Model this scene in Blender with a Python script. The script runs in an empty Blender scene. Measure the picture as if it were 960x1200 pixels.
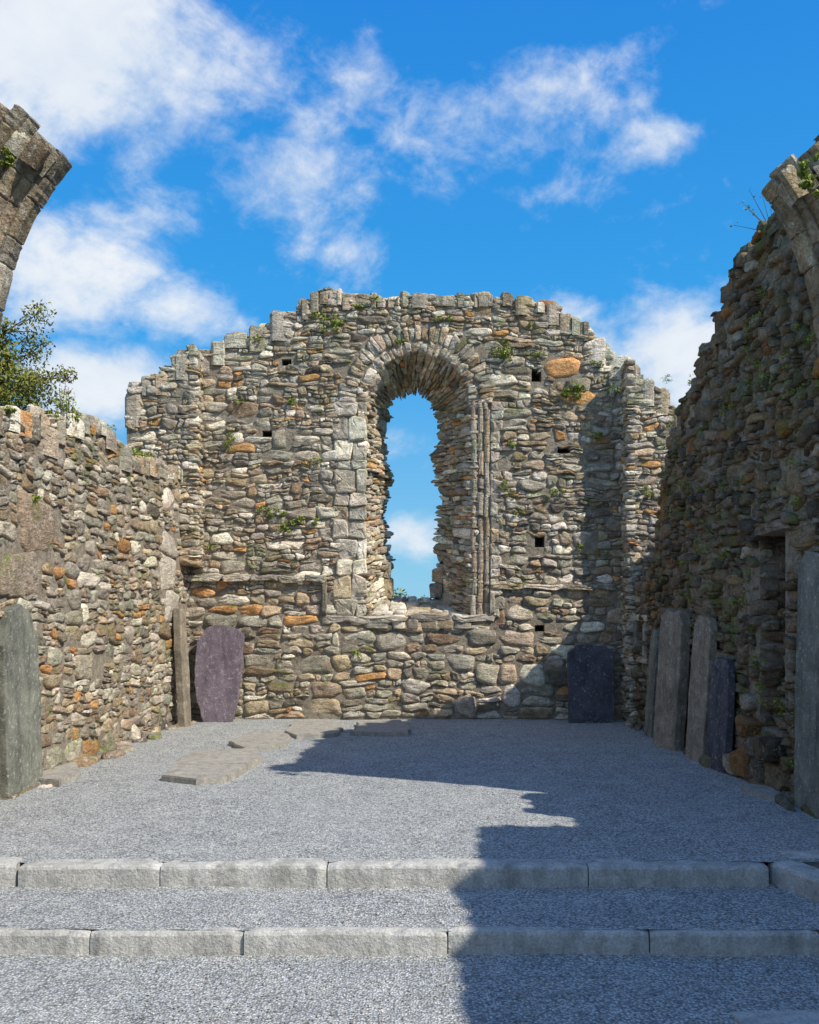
import bpy, bmesh, math, random
import numpy as np
from mathutils import Vector, Matrix
random.seed(19); RNG=np.random.default_rng(23)
S=bpy.context.scene
S.view_settings.view_transform='Standard'; S.view_settings.look='None'; S.view_settings.exposure=0

F=1072.0; CX=490.0; HY=715.0; EYE=1.68; GY=14.1
# ------------------------------------------------------------ helpers
def link(o,parent=None):
    S.collection.objects.link(o)
    if parent: o.parent=parent
    return o
def empty(name):
    e=bpy.data.objects.new(name,None); e.empty_display_size=.3; return link(e)
def mesh_arrays(name,verts,quads,tris,cols=None,mat=None,parent=None,smooth=False):
    me=bpy.data.meshes.new(name)
    verts=np.asarray(verts,dtype=np.float32).reshape(-1,3)
    nq=len(quads); nt=len(tris)
    me.vertices.add(len(verts)); me.vertices.foreach_set('co',verts.ravel())
    loops=[]
    if nq: loops.append(np.asarray(quads,dtype=np.int32).ravel())
    if nt: loops.append(np.asarray(tris,dtype=np.int32).ravel())
    loops=np.concatenate(loops)
    me.loops.add(len(loops)); me.loops.foreach_set('vertex_index',loops)
    st=np.concatenate([np.arange(nq)*4, nq*4+np.arange(nt)*3]).astype(np.int32)
    me.polygons.add(nq+nt); me.polygons.foreach_set('loop_start',st)
    me.polygons.foreach_set('use_smooth',np.full(nq+nt,smooth,dtype=bool))
    me.update(calc_edges=True); me.validate()
    if cols is not None:
        a=me.color_attributes.new('Col','FLOAT_COLOR','POINT')
        a.data.foreach_set('color',np.asarray(cols,dtype=np.float32).ravel())
    if mat: me.materials.append(mat)
    o=bpy.data.objects.new(name,me); return link(o,parent)
# ------------------------------------------------------------ materials
def newmat(name):
    m=bpy.data.materials.new(name); m.use_nodes=True
    nt=m.node_tree; b=nt.nodes['Principled BSDF']; b.inputs['Roughness'].default_value=.9
    b.inputs['Specular IOR Level'].default_value=.2
    return m,nt,b
def N(nt,t,**kw):
    n=nt.nodes.new(t)
    for k,v in kw.items():
        if k.startswith('_'): setattr(n,k[1:],v)
        else: n.inputs[k.replace('__',' ')].default_value=v
    return n
def noise(nt,vec,scale,detail=5,rough=.6,dist=0):
    n=N(nt,'ShaderNodeTexNoise'); n.inputs['Scale'].default_value=scale; n.inputs['Detail'].default_value=detail
    n.inputs['Roughness'].default_value=rough; n.inputs['Distortion'].default_value=dist
    if vec is not None: nt.links.new(vec,n.inputs['Vector'])
    return n.outputs['Fac']
def rng(nt,val,a,b,c=0,d=1,smooth=False):
    n=N(nt,'ShaderNodeMapRange'); n.inputs[1].default_value=a;n.inputs[2].default_value=b;n.inputs[3].default_value=c;n.inputs[4].default_value=d
    if smooth: n.interpolation_type='SMOOTHSTEP'
    nt.links.new(val,n.inputs[0]); return n.outputs[0]
def mix(nt,fac,a,b,mode='MIX'):
    n=nt.nodes.new('ShaderNodeMix'); n.data_type='RGBA'; n.blend_type=mode
    for s,v in ((n.inputs[0],fac),(n.inputs[6],a),(n.inputs[7],b)):
        if hasattr(v,'links'): nt.links.new(v,s)
        elif isinstance(v,(int,float)): s.default_value=v
        else: s.default_value=tuple(v)+((1,) if len(v)==3 else ())
    return n.outputs[2]
def mth(nt,op,a,b=0.0,c=None):
    n=nt.nodes.new('ShaderNodeMath'); n.operation=op
    for i,v in enumerate((a,b,c)):
        if v is None: continue
        if hasattr(v,'links'): nt.links.new(v,n.inputs[i])
        else: n.inputs[i].default_value=v
    return n.outputs[0]
def bump(nt,b,h,strength,dist):
    n=N(nt,'ShaderNodeBump'); n.inputs['Strength'].default_value=strength; n.inputs['Distance'].default_value=dist
    nt.links.new(h,n.inputs['Height']); nt.links.new(n.outputs[0],b.inputs['Normal'])
def coords(nt,scale=None):
    g=nt.nodes.new('ShaderNodeNewGeometry').outputs['Position']
    if scale:
        m=nt.nodes.new('ShaderNodeMapping'); m.inputs['Scale'].default_value=scale; nt.links.new(g,m.inputs['Vector']); return m.outputs[0]
    return g
def stone_mat(name,lichen=.5,moss=.5,gain=1.0,strata=5,bs=.6,tint=(1,1,1),stain=.4,rust=.3):
    m,nt,b=newmat(name)
    at=N(nt,'ShaderNodeAttribute',_attribute_name='Col').outputs['Color']
    p=coords(nt); ps=coords(nt,(1,1,strata))
    n2=noise(nt,ps,7,5,.7,.4); n3=noise(nt,p,40,3,.7)
    g=[gain*t for t in tint]
    c=mix(nt,1,at,mix(nt,rng(nt,n2,.32,.68),(.56*g[0],.55*g[1],.52*g[2]),(1.34*g[0],1.34*g[1],1.33*g[2])),'MULTIPLY')
    c=mix(nt,1,c,mix(nt,rng(nt,n3,.3,.7),(.62,.62,.62),(1.32,1.32,1.32)),'MULTIPLY')
    c=mix(nt,mth(nt,'MULTIPLY',rng(nt,noise(nt,p,3.1,4,.7),.54,.70),rust),c,(.44,.27,.14))
    l=rng(nt,noise(nt,p,15,5,.75,.2),.60-.04*lichen,.66-.04*lichen)
    l2=rng(nt,noise(nt,p,1.7,2,.6),.34,.58)
    c=mix(nt,mth(nt,'MULTIPLY',mth(nt,'MULTIPLY',l,l2),.8*lichen),c,(.72,.70,.62))
    c=mix(nt,mth(nt,'MULTIPLY',rng(nt,noise(nt,coords(nt,(1,1,.35)),2.6,4,.65),.5,.72),stain),c,(.12,.105,.085))
    mo=rng(nt,noise(nt,p,2.2,5,.75),.605-.06*moss,.70-.06*moss)
    nz=N(nt,'ShaderNodeSeparateXYZ'); nt.links.new(nt.nodes.new('ShaderNodeNewGeometry').outputs['Normal'],nz.inputs[0])
    mo=mth(nt,'MULTIPLY',mo,rng(nt,nz.outputs[2],-.3,.6,.28,1.0))
    c=mix(nt,mth(nt,'MULTIPLY',mo,min(1,moss)),c,(.15,.18,.035))
    nt.links.new(c,b.inputs['Base Color'])
    h=mth(nt,'ADD',n2,mth(nt,'MULTIPLY',n3,.7))
    bump(nt,b,h,bs,.04)
    return m
M_stone=stone_mat('rubble_stone_lit',.9,1.0,1.46,3,.85,(1.05,1.0,.925),.42,.42)  # sunlit copy of the rubble: sun brightness raised in its colour gain
M_stoneR=stone_mat('rubble_stone_mossy_shaded',.5,1.25,.74,3,.9,(1.09,1.0,.86),.6,.42)  # mossy copy, gain lowered to put the right wall's shade into the colour
M_dress=stone_mat('dressed_granite',.8,.45,1.25,1.5,.55,(1.04,1.0,.93),.5,.25)
M_arch=stone_mat('weathered_arch_stone',.8,.5,1.12,1.2,.8,(1.06,1.0,.89),.8,.3)
def mortar():
    m,nt,b=newmat('earth_mortar'); p=coords(nt)
    c=mix(nt,rng(nt,noise(nt,p,14,5,.7),.3,.7),(.16,.13,.09),(.42,.36,.28))
    nt.links.new(c,b.inputs['Base Color']); bump(nt,b,noise(nt,p,30,4,.7),.9,.03); return m
M_core=mortar()
def slabmat(name,c1,c2,lich=.4,sc=5):
    m,nt,b=newmat(name); p=coords(nt)
    c=mix(nt,rng(nt,noise(nt,p,sc,5,.65,.5),.3,.7),c1,c2)
    c=mix(nt,1,c,mix(nt,rng(nt,noise(nt,p,70,3,.7),.3,.7),(.72,.72,.72),(1.28,1.28,1.28)),'MULTIPLY')
    l=rng(nt,noise(nt,p,22,5,.7),.57,.63); c=mix(nt,mth(nt,'MULTIPLY',l,lich),c,(.58,.57,.5))
    c=mix(nt,mth(nt,'MULTIPLY',rng(nt,noise(nt,coords(nt,(1,1,.3)),6,4,.7),.46,.7),.6),c,tuple(x*.42 for x in c1))
    nt.links.new(c,b.inputs['Base Color']); 
    bump(nt,b,mth(nt,'ADD',noise(nt,p,7,5,.65),mth(nt,'MULTIPLY',noise(nt,p,60,3,.7),.35)),.8,.025); return m
M_purple=slabmat('purple_slate',(.15,.115,.14),(.25,.20,.225),.4)
M_slate=slabmat('dark_slate',(.07,.07,.08),(.14,.13,.145),.35)
M_schist=slabmat('grey_green_schist',(.12,.125,.105),(.29,.29,.23),.5,4)
M_brownslab=slabmat('weathered_slab',(.20,.16,.115),(.40,.34,.25),.6)
M_kerb=slabmat('granite_kerb',(.40,.385,.345),(.60,.58,.53),.5,9)
M_flat=slabmat('floor_slab_stone',(.30,.28,.24),(.46,.42,.36),.5,6)
def gravel():
    m,nt,b=newmat('gravel'); p=coords(nt)
    v=N(nt,'ShaderNodeTexVoronoi',Scale=68.0); nt.links.new(p,v.inputs['Vector'])
    v2=N(nt,'ShaderNodeTexVoronoi',Scale=125.0); nt.links.new(p,v2.inputs['Vector'])
    sx=N(nt,'ShaderNodeSeparateColor'); nt.links.new(v.outputs['Color'],sx.inputs[0])
    sy=N(nt,'ShaderNodeSeparateColor'); nt.links.new(v2.outputs['Color'],sy.inputs[0])
    c=mix(nt,mth(nt,'ADD',mth(nt,'MULTIPLY',sx.outputs[0],.65),mth(nt,'MULTIPLY',sy.outputs[0],.35)),(.135,.147,.15),(.86,.87,.85))
    c=mix(nt,mth(nt,'MULTIPLY',rng(nt,sx.outputs[1],.75,.95),.4),c,(.56,.50,.41))
    c=mix(nt,1,c,mix(nt,rng(nt,v.outputs['Distance'],.3,.75),(1.02,1.02,1.02),(.42,.42,.42)),'MULTIPLY')
    c=mix(nt,rng(nt,noise(nt,p,.9,5,.6),.3,.7,0,.18),c,(.50,.50,.475))
    c=mix(nt,1,c,mix(nt,rng(nt,noise(nt,p,3.5,5,.65),.3,.7),(.82,.83,.84),(1.12,1.11,1.08)),'MULTIPLY')
    c=mix(nt,mth(nt,'MULTIPLY',rng(nt,noise(nt,p,1.6,5,.7),.60,.74),.3),c,(.22,.22,.15))
    nt.links.new(c,b.inputs['Base Color'])
    bump(nt,b,mth(nt,'ADD',mth(nt,'MULTIPLY',v.outputs['Distance'],-1.0),mth(nt,'MULTIPLY',v2.outputs['Distance'],-.4)),.8,.012); return m
M_gravel=gravel()
def grass():
    m,nt,b=newmat('grass_ground'); p=coords(nt)
    c=mix(nt,rng(nt,noise(nt,p,.7,7,.7),.3,.7),(.045,.075,.02),(.10,.13,.04))
    nt.links.new(c,b.inputs['Base Color']); bump(nt,b,noise(nt,p,12,5,.7),.8,.05); return m
M_grass=grass()
def leafmat(name,c1,c2):
    m,nt,b=newmat(name)
    at=N(nt,'ShaderNodeAttribute',_attribute_name='Col').outputs['Color']
    sx=N(nt,'ShaderNodeSeparateColor'); nt.links.new(at,sx.inputs[0])
    nt.links.new(mix(nt,sx.outputs[0],c1,c2),b.inputs['Base Color']); b.inputs['Roughness'].default_value=.6
    return m
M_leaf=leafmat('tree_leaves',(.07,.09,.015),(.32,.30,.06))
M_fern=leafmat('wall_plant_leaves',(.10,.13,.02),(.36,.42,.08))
M_pink=leafmat('pink_flowers',(.35,.06,.12),(.5,.12,.2))
M_bark,_nt,_b=newmat('bark'); _b.inputs['Base Color'].default_value=(.12,.09,.065,1)
bump(_nt,_b,noise(_nt,coords(_nt),20,5,.7),.8,.02)

# ------------------------------------------------------------ stones
PAL=np.array([[.28,.255,.215],[.37,.34,.29],[.35,.285,.20],[.25,.185,.125],[.42,.23,.10],[.54,.50,.43],[.14,.125,.105],[.26,.25,.21],[.34,.275,.215]])
W_G=np.array([.23,.23,.17,.09,.038,.12,.06,.05,.04]); W_G/=W_G.sum()
W_R=np.array([.24,.10,.17,.20,.04,.03,.14,.07,.05]); W_R/=W_R.sum()
W_D=np.array([.28,.38,.14,.0,.0,.2,.0,.0,.0]); W_D/=W_D.sum()
def subdivide(u0,u1,v0,v1,sf=lambda x,y:1.0,th0=.095,sig=.4,asp=(1.0,3.4)):
    out=[]; st=[(u0,u1,v0,v1)]
    while st:
        a,b,c,d=st.pop(); w=b-a;h=d-c; s=sf((a+b)/2,(c+d)/2)
        th=s*min(.25,max(.04,th0*math.exp(random.gauss(0,sig)))); tw=th*random.uniform(*asp)
        if h>th*1.45 and w<(5 if h>.6 else 3.2)*h:
            k=c+h*random.uniform(.27,.73); st+= [(a,b,c,k),(a,b,k,d)]
        elif w>min(tw*1.35,.62) or (h>th*1.45 and w>3.2*h):
            k=a+w*random.uniform(.3,.7); st+= [(a,k,c,d),(k,b,c,d)]
        else: out.append((a,b,c,d))
    return np.array(out)
def stones(name,rects,mapf,mat,parent,gap=.004,prot=(.0,.04),D=.15,p=(.36,.76),jit=.09,rough=.009,rot=.08,W=W_G,warp=.022,n=12,colgain=1.0,ph=0.0,cols=None,smooth=True,bev=.26,hf=.014):
    if len(rects)==0: return
    R=np.asarray(rects,dtype=float); K=len(R)
    uc=(R[:,0]+R[:,1])/2; vc=(R[:,2]+R[:,3])/2; w=R[:,1]-R[:,0]-2*gap; h=R[:,3]-R[:,2]-2*gap
    w=np.maximum(w,.02);h=np.maximum(h,.015)
    th=(np.arange(n)+.5)[None,:]*2*np.pi/n+RNG.uniform(-.16,.16,(K,n))
    pe=RNG.uniform(p[0],p[1],(K,1))
    ct=np.cos(th); sn=np.sin(th)
    x=np.sign(ct)*np.abs(ct)**pe; y=np.sign(sn)*np.abs(sn)**pe
    jj=min(1,jit/.07)
    r=1+RNG.uniform(-jit*1.5,jit*1.1,(K,n))+.04*jj; x=x*r; y=y*r
    y=y*(1+x*RNG.uniform(-.34,.34,(K,1))*jj)
    x=x*(1+y*RNG.uniform(-.2,.2,(K,1))*jj)
    X=x*w[:,None]/2; Y=y*h[:,None]/2
    ra=RNG.normal(0,rot,(K,1))*np.minimum(1,(h/w)[:,None]*1.8); 
    X,Y=X*np.cos(ra)-Y*np.sin(ra), X*np.sin(ra)+Y*np.cos(ra)
    pr=RNG.uniform(prot[0],prot[1],(K,1)); tu=RNG.normal(0,.10,(K,1)); tv=RNG.normal(0,.14,(K,1))
    m=np.minimum(w,h)[:,None]
    Dd=np.asarray(D).reshape(-1,1)*np.ones((K,1))
    def ring(s,dep,j):
        xi=X*s; yi=Y*s
        return xi,yi,dep+np.clip(xi*tu+yi*tv,-.02,.02)*jj+RNG.normal(0,1,(K,n))*j
    rs=[ (X*.97,Y*.97,-Dd*np.ones((K,n))), ring(1.0,pr-bev*np.minimum(m,.16)-.003,rough*.3), ring(.86,pr,rough*.6), ring(.5,pr+.004,rough*.7)]
    xs=[a[0] for a in rs]+[np.zeros((K,1))]; ys=[a[1] for a in rs]+[np.zeros((K,1))]; ds=[a[2] for a in rs]+[pr+RNG.normal(0,rough*.4,(K,1))]
    xs=np.concatenate(xs,1)+uc[:,None]; ys=np.concatenate(ys,1)+vc[:,None]; ds=np.concatenate(ds,1)
    if warp:
        wu=warp*.8*np.sin(ys*3.1+ph)+hf*.8*np.sin(ys*17+xs*5+ph)+hf*.5*np.sin(ys*31-xs*9)
        wv=warp*1.6*np.sin(xs*.9+ph*2)+warp*.7*np.sin(xs*3.1+ys*1.7+ph)+hf*np.sin(xs*12.3-ys*7+ph)+hf*.6*np.sin(xs*23+ys*13)
        xs=xs+wu; ys=ys+wv
    nv=4*n+1
    P=mapf(xs,ys,ds,uc[:,None],vc[:,None])
    V=np.stack([np.broadcast_to(q,xs.shape) for q in P],-1).reshape(-1,3)
    base=(np.arange(K)*nv)[:,None]; k=np.arange(n); k2=(k+1)%n
    quads=[]
    for rr in range(3):
        q=np.stack([rr*n+k,rr*n+k2,(rr+1)*n+k2,(rr+1)*n+k],-1)
        quads.append((base[:,:,None]+q[None]).reshape(-1,4))
    t=np.stack([3*n+k,3*n+k2,np.full(n,4*n)],-1); tris=(base[:,:,None]+t[None]).reshape(-1,3)
    if cols is None:
        ci=RNG.choice(len(PAL),K,p=W); c=PAL[ci]*RNG.uniform(.72,1.28,(K,1))*RNG.uniform(.96,1.04,(K,3))*colgain
    else: c=np.asarray(cols)
    C=np.ones((K,nv,4)); C[:,:,:3]=c[:,None,:]
    return mesh_arrays(name,V,np.concatenate(quads),tris,C.reshape(-1,4),mat,parent,smooth)

def voxel(name,fn,lo,hi,cells,parent,mat=M_core,shear=None):
    lo=np.array(lo,float);hi=np.array(hi,float);nn=np.array(cells);cs=(hi-lo)/nn
    ax=[lo[i]+(np.arange(nn[i])+.5)*cs[i] for i in range(3)]
    G=np.meshgrid(*ax,indexing='ij'); B=fn(*G)
    Pd=np.pad(B,1); V=[];Q=[];cnt=0
    for a in range(3):
        for s in (-1,1):
            nb=np.roll(Pd,-s,axis=a)[1:-1,1:-1,1:-1]
            idx=np.argwhere(B&~nb)
            if len(idx)==0: continue
            o=lo+idx*cs
            if s==1: o[:,a]+=cs[a]
            b,c=[i for i in range(3) if i!=a]
            q=np.repeat(o[:,None,:],4,1); q[:,1,b]+=cs[b]; q[:,2,b]+=cs[b]; q[:,2,c]+=cs[c]; q[:,3,c]+=cs[c]
            V.append(q.reshape(-1,3)); Q.append(cnt+np.arange(len(idx)*4).reshape(-1,4)); cnt+=len(idx)*4
    V=np.concatenate(V);Q=np.concatenate(Q)
    if shear: V=shear(V)
    return mesh_arrays(name,V,Q,[],None,mat,parent)
def prof(pts,amp=.05,step=.23,seed=1):
    xs=[p[0] for p in pts]; zs=[p[1] for p in pts]; r=np.random.default_rng(seed)
    t=r.uniform(-amp,amp,400)
    def f(u):
        u=np.asarray(u,float)
        return np.interp(u,xs,zs)+t[(np.floor(u/step).astype(int))%400]
    return f
def filt(R,fn):
    c=[fn((r[0]+r[1])/2,(r[2]+r[3])/2,r) for r in R]; return R[np.array(c,bool)]
def cap(name,f,u0,u1,v0,v1,mapxyz,mat,parent,W=W_G,th=.12,pr=(-.07,.05)):
    R=subdivide(u0,u1,v0,v1,th0=th,sig=.45,asp=(1,2.6))
    uc=(R[:,0]+R[:,1])/2; sl=np.abs(f(uc+.15)-f(uc-.15))/.3; w=R[:,1]-R[:,0]
    D=.18+np.minimum(sl*w,.6)
    stones(name,R,lambda x,y,d,a,b:mapxyz(x,y,f(a)+d),mat,parent,prot=pr,D=D,W=W,warp=0,rot=.2,jit=.13,gap=.0,p=(.45,.85),rough=.014,bev=.3,colgain=1.05,smooth=False)

# ------------------------------------------------------------ GABLE
gable=empty('ruined_gable_wall')
gp=prof([(-4.5,4.5),(-4.38,4.95),(-4.15,5.18),(-3.9,5.3),(-3.65,5.5),(-3.4,5.68),(-2.9,5.90),(-2.5,6.02),(-2.1,6.2),(-1.8,6.38),(-1.55,6.55),(-1.3,6.6),(-.6,6.5),(0,6.55),(.6,6.53),(1.3,6.55),(2.0,6.45),(2.3,6.2),(2.7,6.0),(2.95,5.7),(3.3,5.38),(3.6,5.02),(3.95,4.75),(4.15,4.5)],.04,.17,3)
ZC,RI=4.87,.80
XO=-.10; RO=.38
def inner_curve(s):
    s=np.asarray(s,float); L1=ZC-1.6; L=2*L1+np.pi*RI; t=s*L
    x=np.where(t<L1,-RI,np.where(t>L1+np.pi*RI,RI,-RI*np.cos((t-L1)/RI)))
    z=np.where(t<L1,1.6+t,np.where(t>L1+np.pi*RI,1.6+(L-t),ZC+RI*np.sin(np.clip((t-L1)/RI,0,np.pi))))
    return x,z
LSP=2*(ZC-1.6)+np.pi*RI
def outer_curve(s):
    x,z=inner_curve(s); 
    xx=x/RI*RO+XO; zz=np.where(z>ZC,ZC-.02+(z-ZC)/RI*RO,1.9+(z-1.6)/(ZC-1.6)*(ZC-.02-1.9))
    k=np.clip((2.75-zz)/.5,0,1); xx=xx+np.where(xx<XO,1,-1)*k*.08
    wob=.05*np.sin(zz*5.3+np.where(xx<XO,0,2))+.035*np.sin(zz*13+np.where(xx<XO,1,0))
    return xx+np.where(zz<ZC,wob,0),zz
def in_arch(x,z,r,zc,zb,xc=0): return ((np.abs(x-xc)<r)&(z<zc)&(z>zb))|(((x-xc)**2+(z-zc)**2<r*r)&(z>=zc))
holes=[(335,425,.07,.06),(312,508,.07,.07),(630,441,.08,.1),(660,527,.09,.06),(633,634,.08,.08),(632,737,.08,.06)]
HL=[((a-CX)*GY/F,EYE+(HY-b)*GY/F,c,d) for a,b,c,d in holes if c>0]
def gcore(x,y,z):
    f=np.clip((y-GY)/1.0,0,1)
    r=(RI+.05)*(1-f)+(RO+.09)*f; xc=XO*f; zb=1.6+(.3)*f
    b=(z<gp(x)-.08)&~in_arch(x,z,r,ZC,zb-.06,xc)
    for hx,hz,hw,hh in HL: b&=~((abs(x-hx)<hw)&(abs(z-hz)<hh)&(y<GY+.5))
    return b
voxel('core',gcore,(-4.4,GY,-.3),(4.15,GY+1.0,6.8),(171,10,142),gable)
def gm(x,y,d,a,b): return x,GY-d,y
def gsf(x,y):
    s=1.0
    if y<1.9: s=1.7
    if y<.5: s=1.5
    if y>5.4: s=.95
    return s
R=subdivide(-4.4,4.15,0,6.8,gsf,.104,.55)
R=filt(R,lambda x,y,r: y<gp(x)-.02 and not in_arch(x,y,1.20,ZC,1.58) and not (x<-3.45 and y>2.4) and not (x>3.3) and not any(abs(x-h[0])<h[2]+(r[1]-r[0])/2-.03 and abs(y-h[1])<h[3]+(r[3]-r[2])/2-.03 for h in HL))
stones('face_stones',R,gm,M_stone,gable,ph=1.0,colgain=1.13)
cap('top_stones',gp,-4.4,4.15,GY-.04,GY+1.0,lambda x,y,z:(x,y,z),M_stone,gable)
R=subdivide(-4.4,4.15,0,6.8,lambda x,y:1.7,.12,.3)
R=filt(R,lambda x,y,r: y<gp(x)-.05 and not in_arch(x,y,RO+.06+(r[1]-r[0])/2,ZC,1.80-(r[3]-r[2])/2,XO))
stones('outer_face_stones',R,lambda x,y,d,a,b:(x,GY+1.0+d,y),M_stoneR,gable,ph=2.0,warp=0)
def splay(x,y,d,a,b):
    s=np.clip(x/LSP,0,1); xi,zi=inner_curve(s); xo,zo=outer_curve(s); f=y
    px=xi*(1-f)+xo*f; pz=zi*(1-f)+zo*f
    dx=np.where(zi>ZC,-(xi)/RI,np.where(xi<0,1,-1)); dz=np.where(zi>ZC,-(zi-ZC)/RI,0)
    return px+dx*d, GY-.02+y*1.06, pz+dz*d
R2=subdivide(0,1.0,0,LSP,lambda x,y:.9,th0=.095,sig=.45); R=R2[:,[2,3,0,1]]
stones('window_reveal_stones',R,splay,M_stone,gable,prot=(-.04,.045),D=.12,warp=0,gap=.002,colgain=1.2)
def polar(x,y,d,a,b):
    an=np.pi-x/1.0
    return np.cos(an)*(y), GY-d, ZC+np.sin(an)*(y)
vs=[];t=0.0
while t<np.pi-.03:
    wv=random.uniform(.055,.115)
    if t+wv>np.pi: wv=np.pi-t
    vs.append((t,t+wv)); t+=wv
R=[]
for a,b in vs: R.append((a,b,.96,random.uniform(1.14,1.25)))
def ringstones(R,nm,pr,mat=M_dress,W=W_D,gain=1.0):
    stones(nm,R,polar,mat,gable,gap=.002,prot=pr,D=.12,warp=0,p=(.25,.45),jit=.08,rot=.03,rough=.009,W=W,colgain=gain,bev=.16)
ringstones(R,'window_arch_outer_voussoirs',(.01,.045),M_stone,W_G,1.1)
R=[];t=0
while t<np.pi-.02:
    wv=random.uniform(.08,.16); wv=min(wv,np.pi-t); R.append((t,t+wv,.78,.955)); t+=wv
ringstones(R,'window_arch_inner_voussoirs',(-.01,.025),M_stone,W_D,1.1)
R=[];z=1.58
while z<ZC:
    h=random.uniform(.14,.40); h=min(h,ZC-z+.02); k=random.uniform(-1.08,-.92)
    R+=[(-1.24+random.uniform(-.12,.02),k,z,z+h),(k,-.79,z,z+h)]
    z+=h
z=1.58
while z<ZC:
    h=random.uniform(.10,.22); h=min(h,ZC-z+.02)
    R+=[(1.12+random.uniform(-.01,.0),1.22+random.uniform(0,.12),z,z+h)]; z+=h
stones('window_jamb_blocks',R,gm,M_dress,gable,gap=.002,prot=(.02,.045),p=(.2,.4),jit=.06,rot=.015,rough=.008,W=W_D,warp=0,colgain=1.15,bev=.1,smooth=False)
def roll(name,x,y,r,z0,z1,parent,mat):
    V=[];Q=[];z=z0;c=0;n=14;C=[]
    while z<z1:
        h=min(random.uniform(.14,.38),z1-z); rr=r*random.uniform(.78,1.06); ox=random.uniform(-.014,.014); col=PAL[random.choice([0,0,1,2,7,8])]*random.uniform(.75,1.15)
        rings=[(z+.002,rr*.90),(z+.014,rr),(z+h*.33,rr*random.uniform(.88,1.04)),(z+h*.66,rr*random.uniform(.86,1.04)),(z+h-.014,rr),(z+h-.002,rr*.9)]
        for zz,q in rings:
            for k in range(n):
                a=2*math.pi*k/n; q2=q+random.gauss(0,.004); V.append((x+ox+q2*math.cos(a),y+q2*math.sin(a),zz+random.gauss(0,.002))); C.append((*col,1))
        for i in range(5):
            for k in range(n): Q.append((c+i*n+k,c+i*n+(k+1)%n,c+(i+1)*n+(k+1)%n,c+(i+1)*n+k))
        c+=6*n; z+=h
        if random.random()<.10: z+=.06
    return mesh_arrays(name,V,Q,[],C,mat,parent,False)
for i,(x,r) in enumerate(((.855,.046),(.955,.05),(1.055,.045))): roll('colonnette_%d'%i,x,GY,r,1.58,ZC+.05,gable,M_stone)
R=[]
def course(x0,x1,z0,z1):
    x=x0
    while x<x1-.02:
        w=min(random.uniform(.25,.7),x1-x); R.append((x,x+w,z0,z1+random.uniform(-.015,.01))); x+=w
course(-3.55,-1.40,2.13,2.23)
stones('string_course_left',R,gm,M_stone,gable,gap=.002,prot=(.08,.13),D=.1,p=(.18,.35),jit=.05,rot=.01,rough=.008,W=W_D,warp=.01,colgain=.9,bev=.16,smooth=False)
R=[]
course(1.12,3.05,1.98,2.07)
stones('string_course_right',R,gm,M_stone,gable,gap=.002,prot=(.06,.10),D=.1,p=(.18,.35),jit=.05,rot=.01,rough=.008,W=W_D,warp=.01,colgain=.9,bev=.16,smooth=False)
R=[(-1.48,-1.40,1.62,2.125),(1.10,1.18,1.62,1.97)]
stones('string_course_drops',R,gm,M_dress,gable,gap=.002,prot=(.07,.09),D=.1,p=(.15,.25),jit=.03,rot=.0,rough=.005,W=W_D,warp=0,colgain=.8,bev=.16,smooth=False)
R=[(-1.48,-.95,1.50,1.60),(-.95,-.15,1.49,1.60),(-.15,.55,1.50,1.61),(.55,1.20,1.50,1.60)]
stones('window_sill_front',R,gm,M_dress,gable,gap=.003,prot=(.04,.08),D=.1,p=(.2,.35),jit=.06,rot=.01,rough=.007,W=W_D,warp=.01,bev=.16,smooth=False)
R=subdivide(-.82,.82,0,1.02,th0=.22,sig=.3)
def sillmap(x,y,d,a,b): 
    return x*(1-.35*y)+XO*y, GY-.06+y, 1.55+y*.32+d
stones('window_sill_top',R,sillmap,M_dress,gable,prot=(.0,.04),warp=0,p=(.25,.5),W=W_D,colgain=.95)
R=[(-.60,-.40,1.86,2.2),(-.60,-.44,2.2,2.46),(.18,.40,1.86,2.12),(.22,.42,2.12,2.38)]
stones('window_seat_blocks',R,lambda x,y,d,a,b:(x,GY+.75-d,y),M_dress,gable,prot=(.0,.04),D=.2,warp=0,p=(.2,.3),W=W_D,smooth=False)
def block(nm,x0,x1,yf,z0,side):
    voxel(nm+'_core',lambda x,y,z:(z<gp(x)-.12),(x0+.03,yf+.001,z0),(x1-.03,GY+.02,5.9),(18,4,60),gable)
    R=subdivide(x0,x1,z0,6.0,lambda x,y:1.0,.098,.45); R=filt(R,lambda x,y,r:y<gp(x)-.04)
    R=np.array([(max(a,x0+random.uniform(-.06,.04)) if a<x0+.01 else a, b+ (random.uniform(-.05,.05) if b>x1-.01 else 0),c,d) for a,b,c,d in R])
    stones(nm+'_face',R,lambda x,y,d,a,b:(x,yf-d,y),M_stone,gable,ph=side,warp=.015,colgain=1.2)
    cap(nm+'_top',gp,x0,x1,yf-.03,GY,lambda x,y,z:(x,y,z-.05),M_stone,gable)
    xs=x1 if side<0 else x0
    R=subdivide(yf-.03,GY,z0,6.0,lambda x,y:.9,.10,.35); R=filt(R,lambda x,y,r:y<float(gp(xs))-.08)
    stones(nm+'_side',R,lambda x,y,d,a,b:(xs-side*d,x,y),M_stone,gable,ph=side,warp=.01,D=.1,colgain=1.1)
block('north_return',-4.4,-3.32,13.72,2.35,-1.0)
block('south_return',3.15,4.12,13.72,0.0,1.0)

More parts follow.
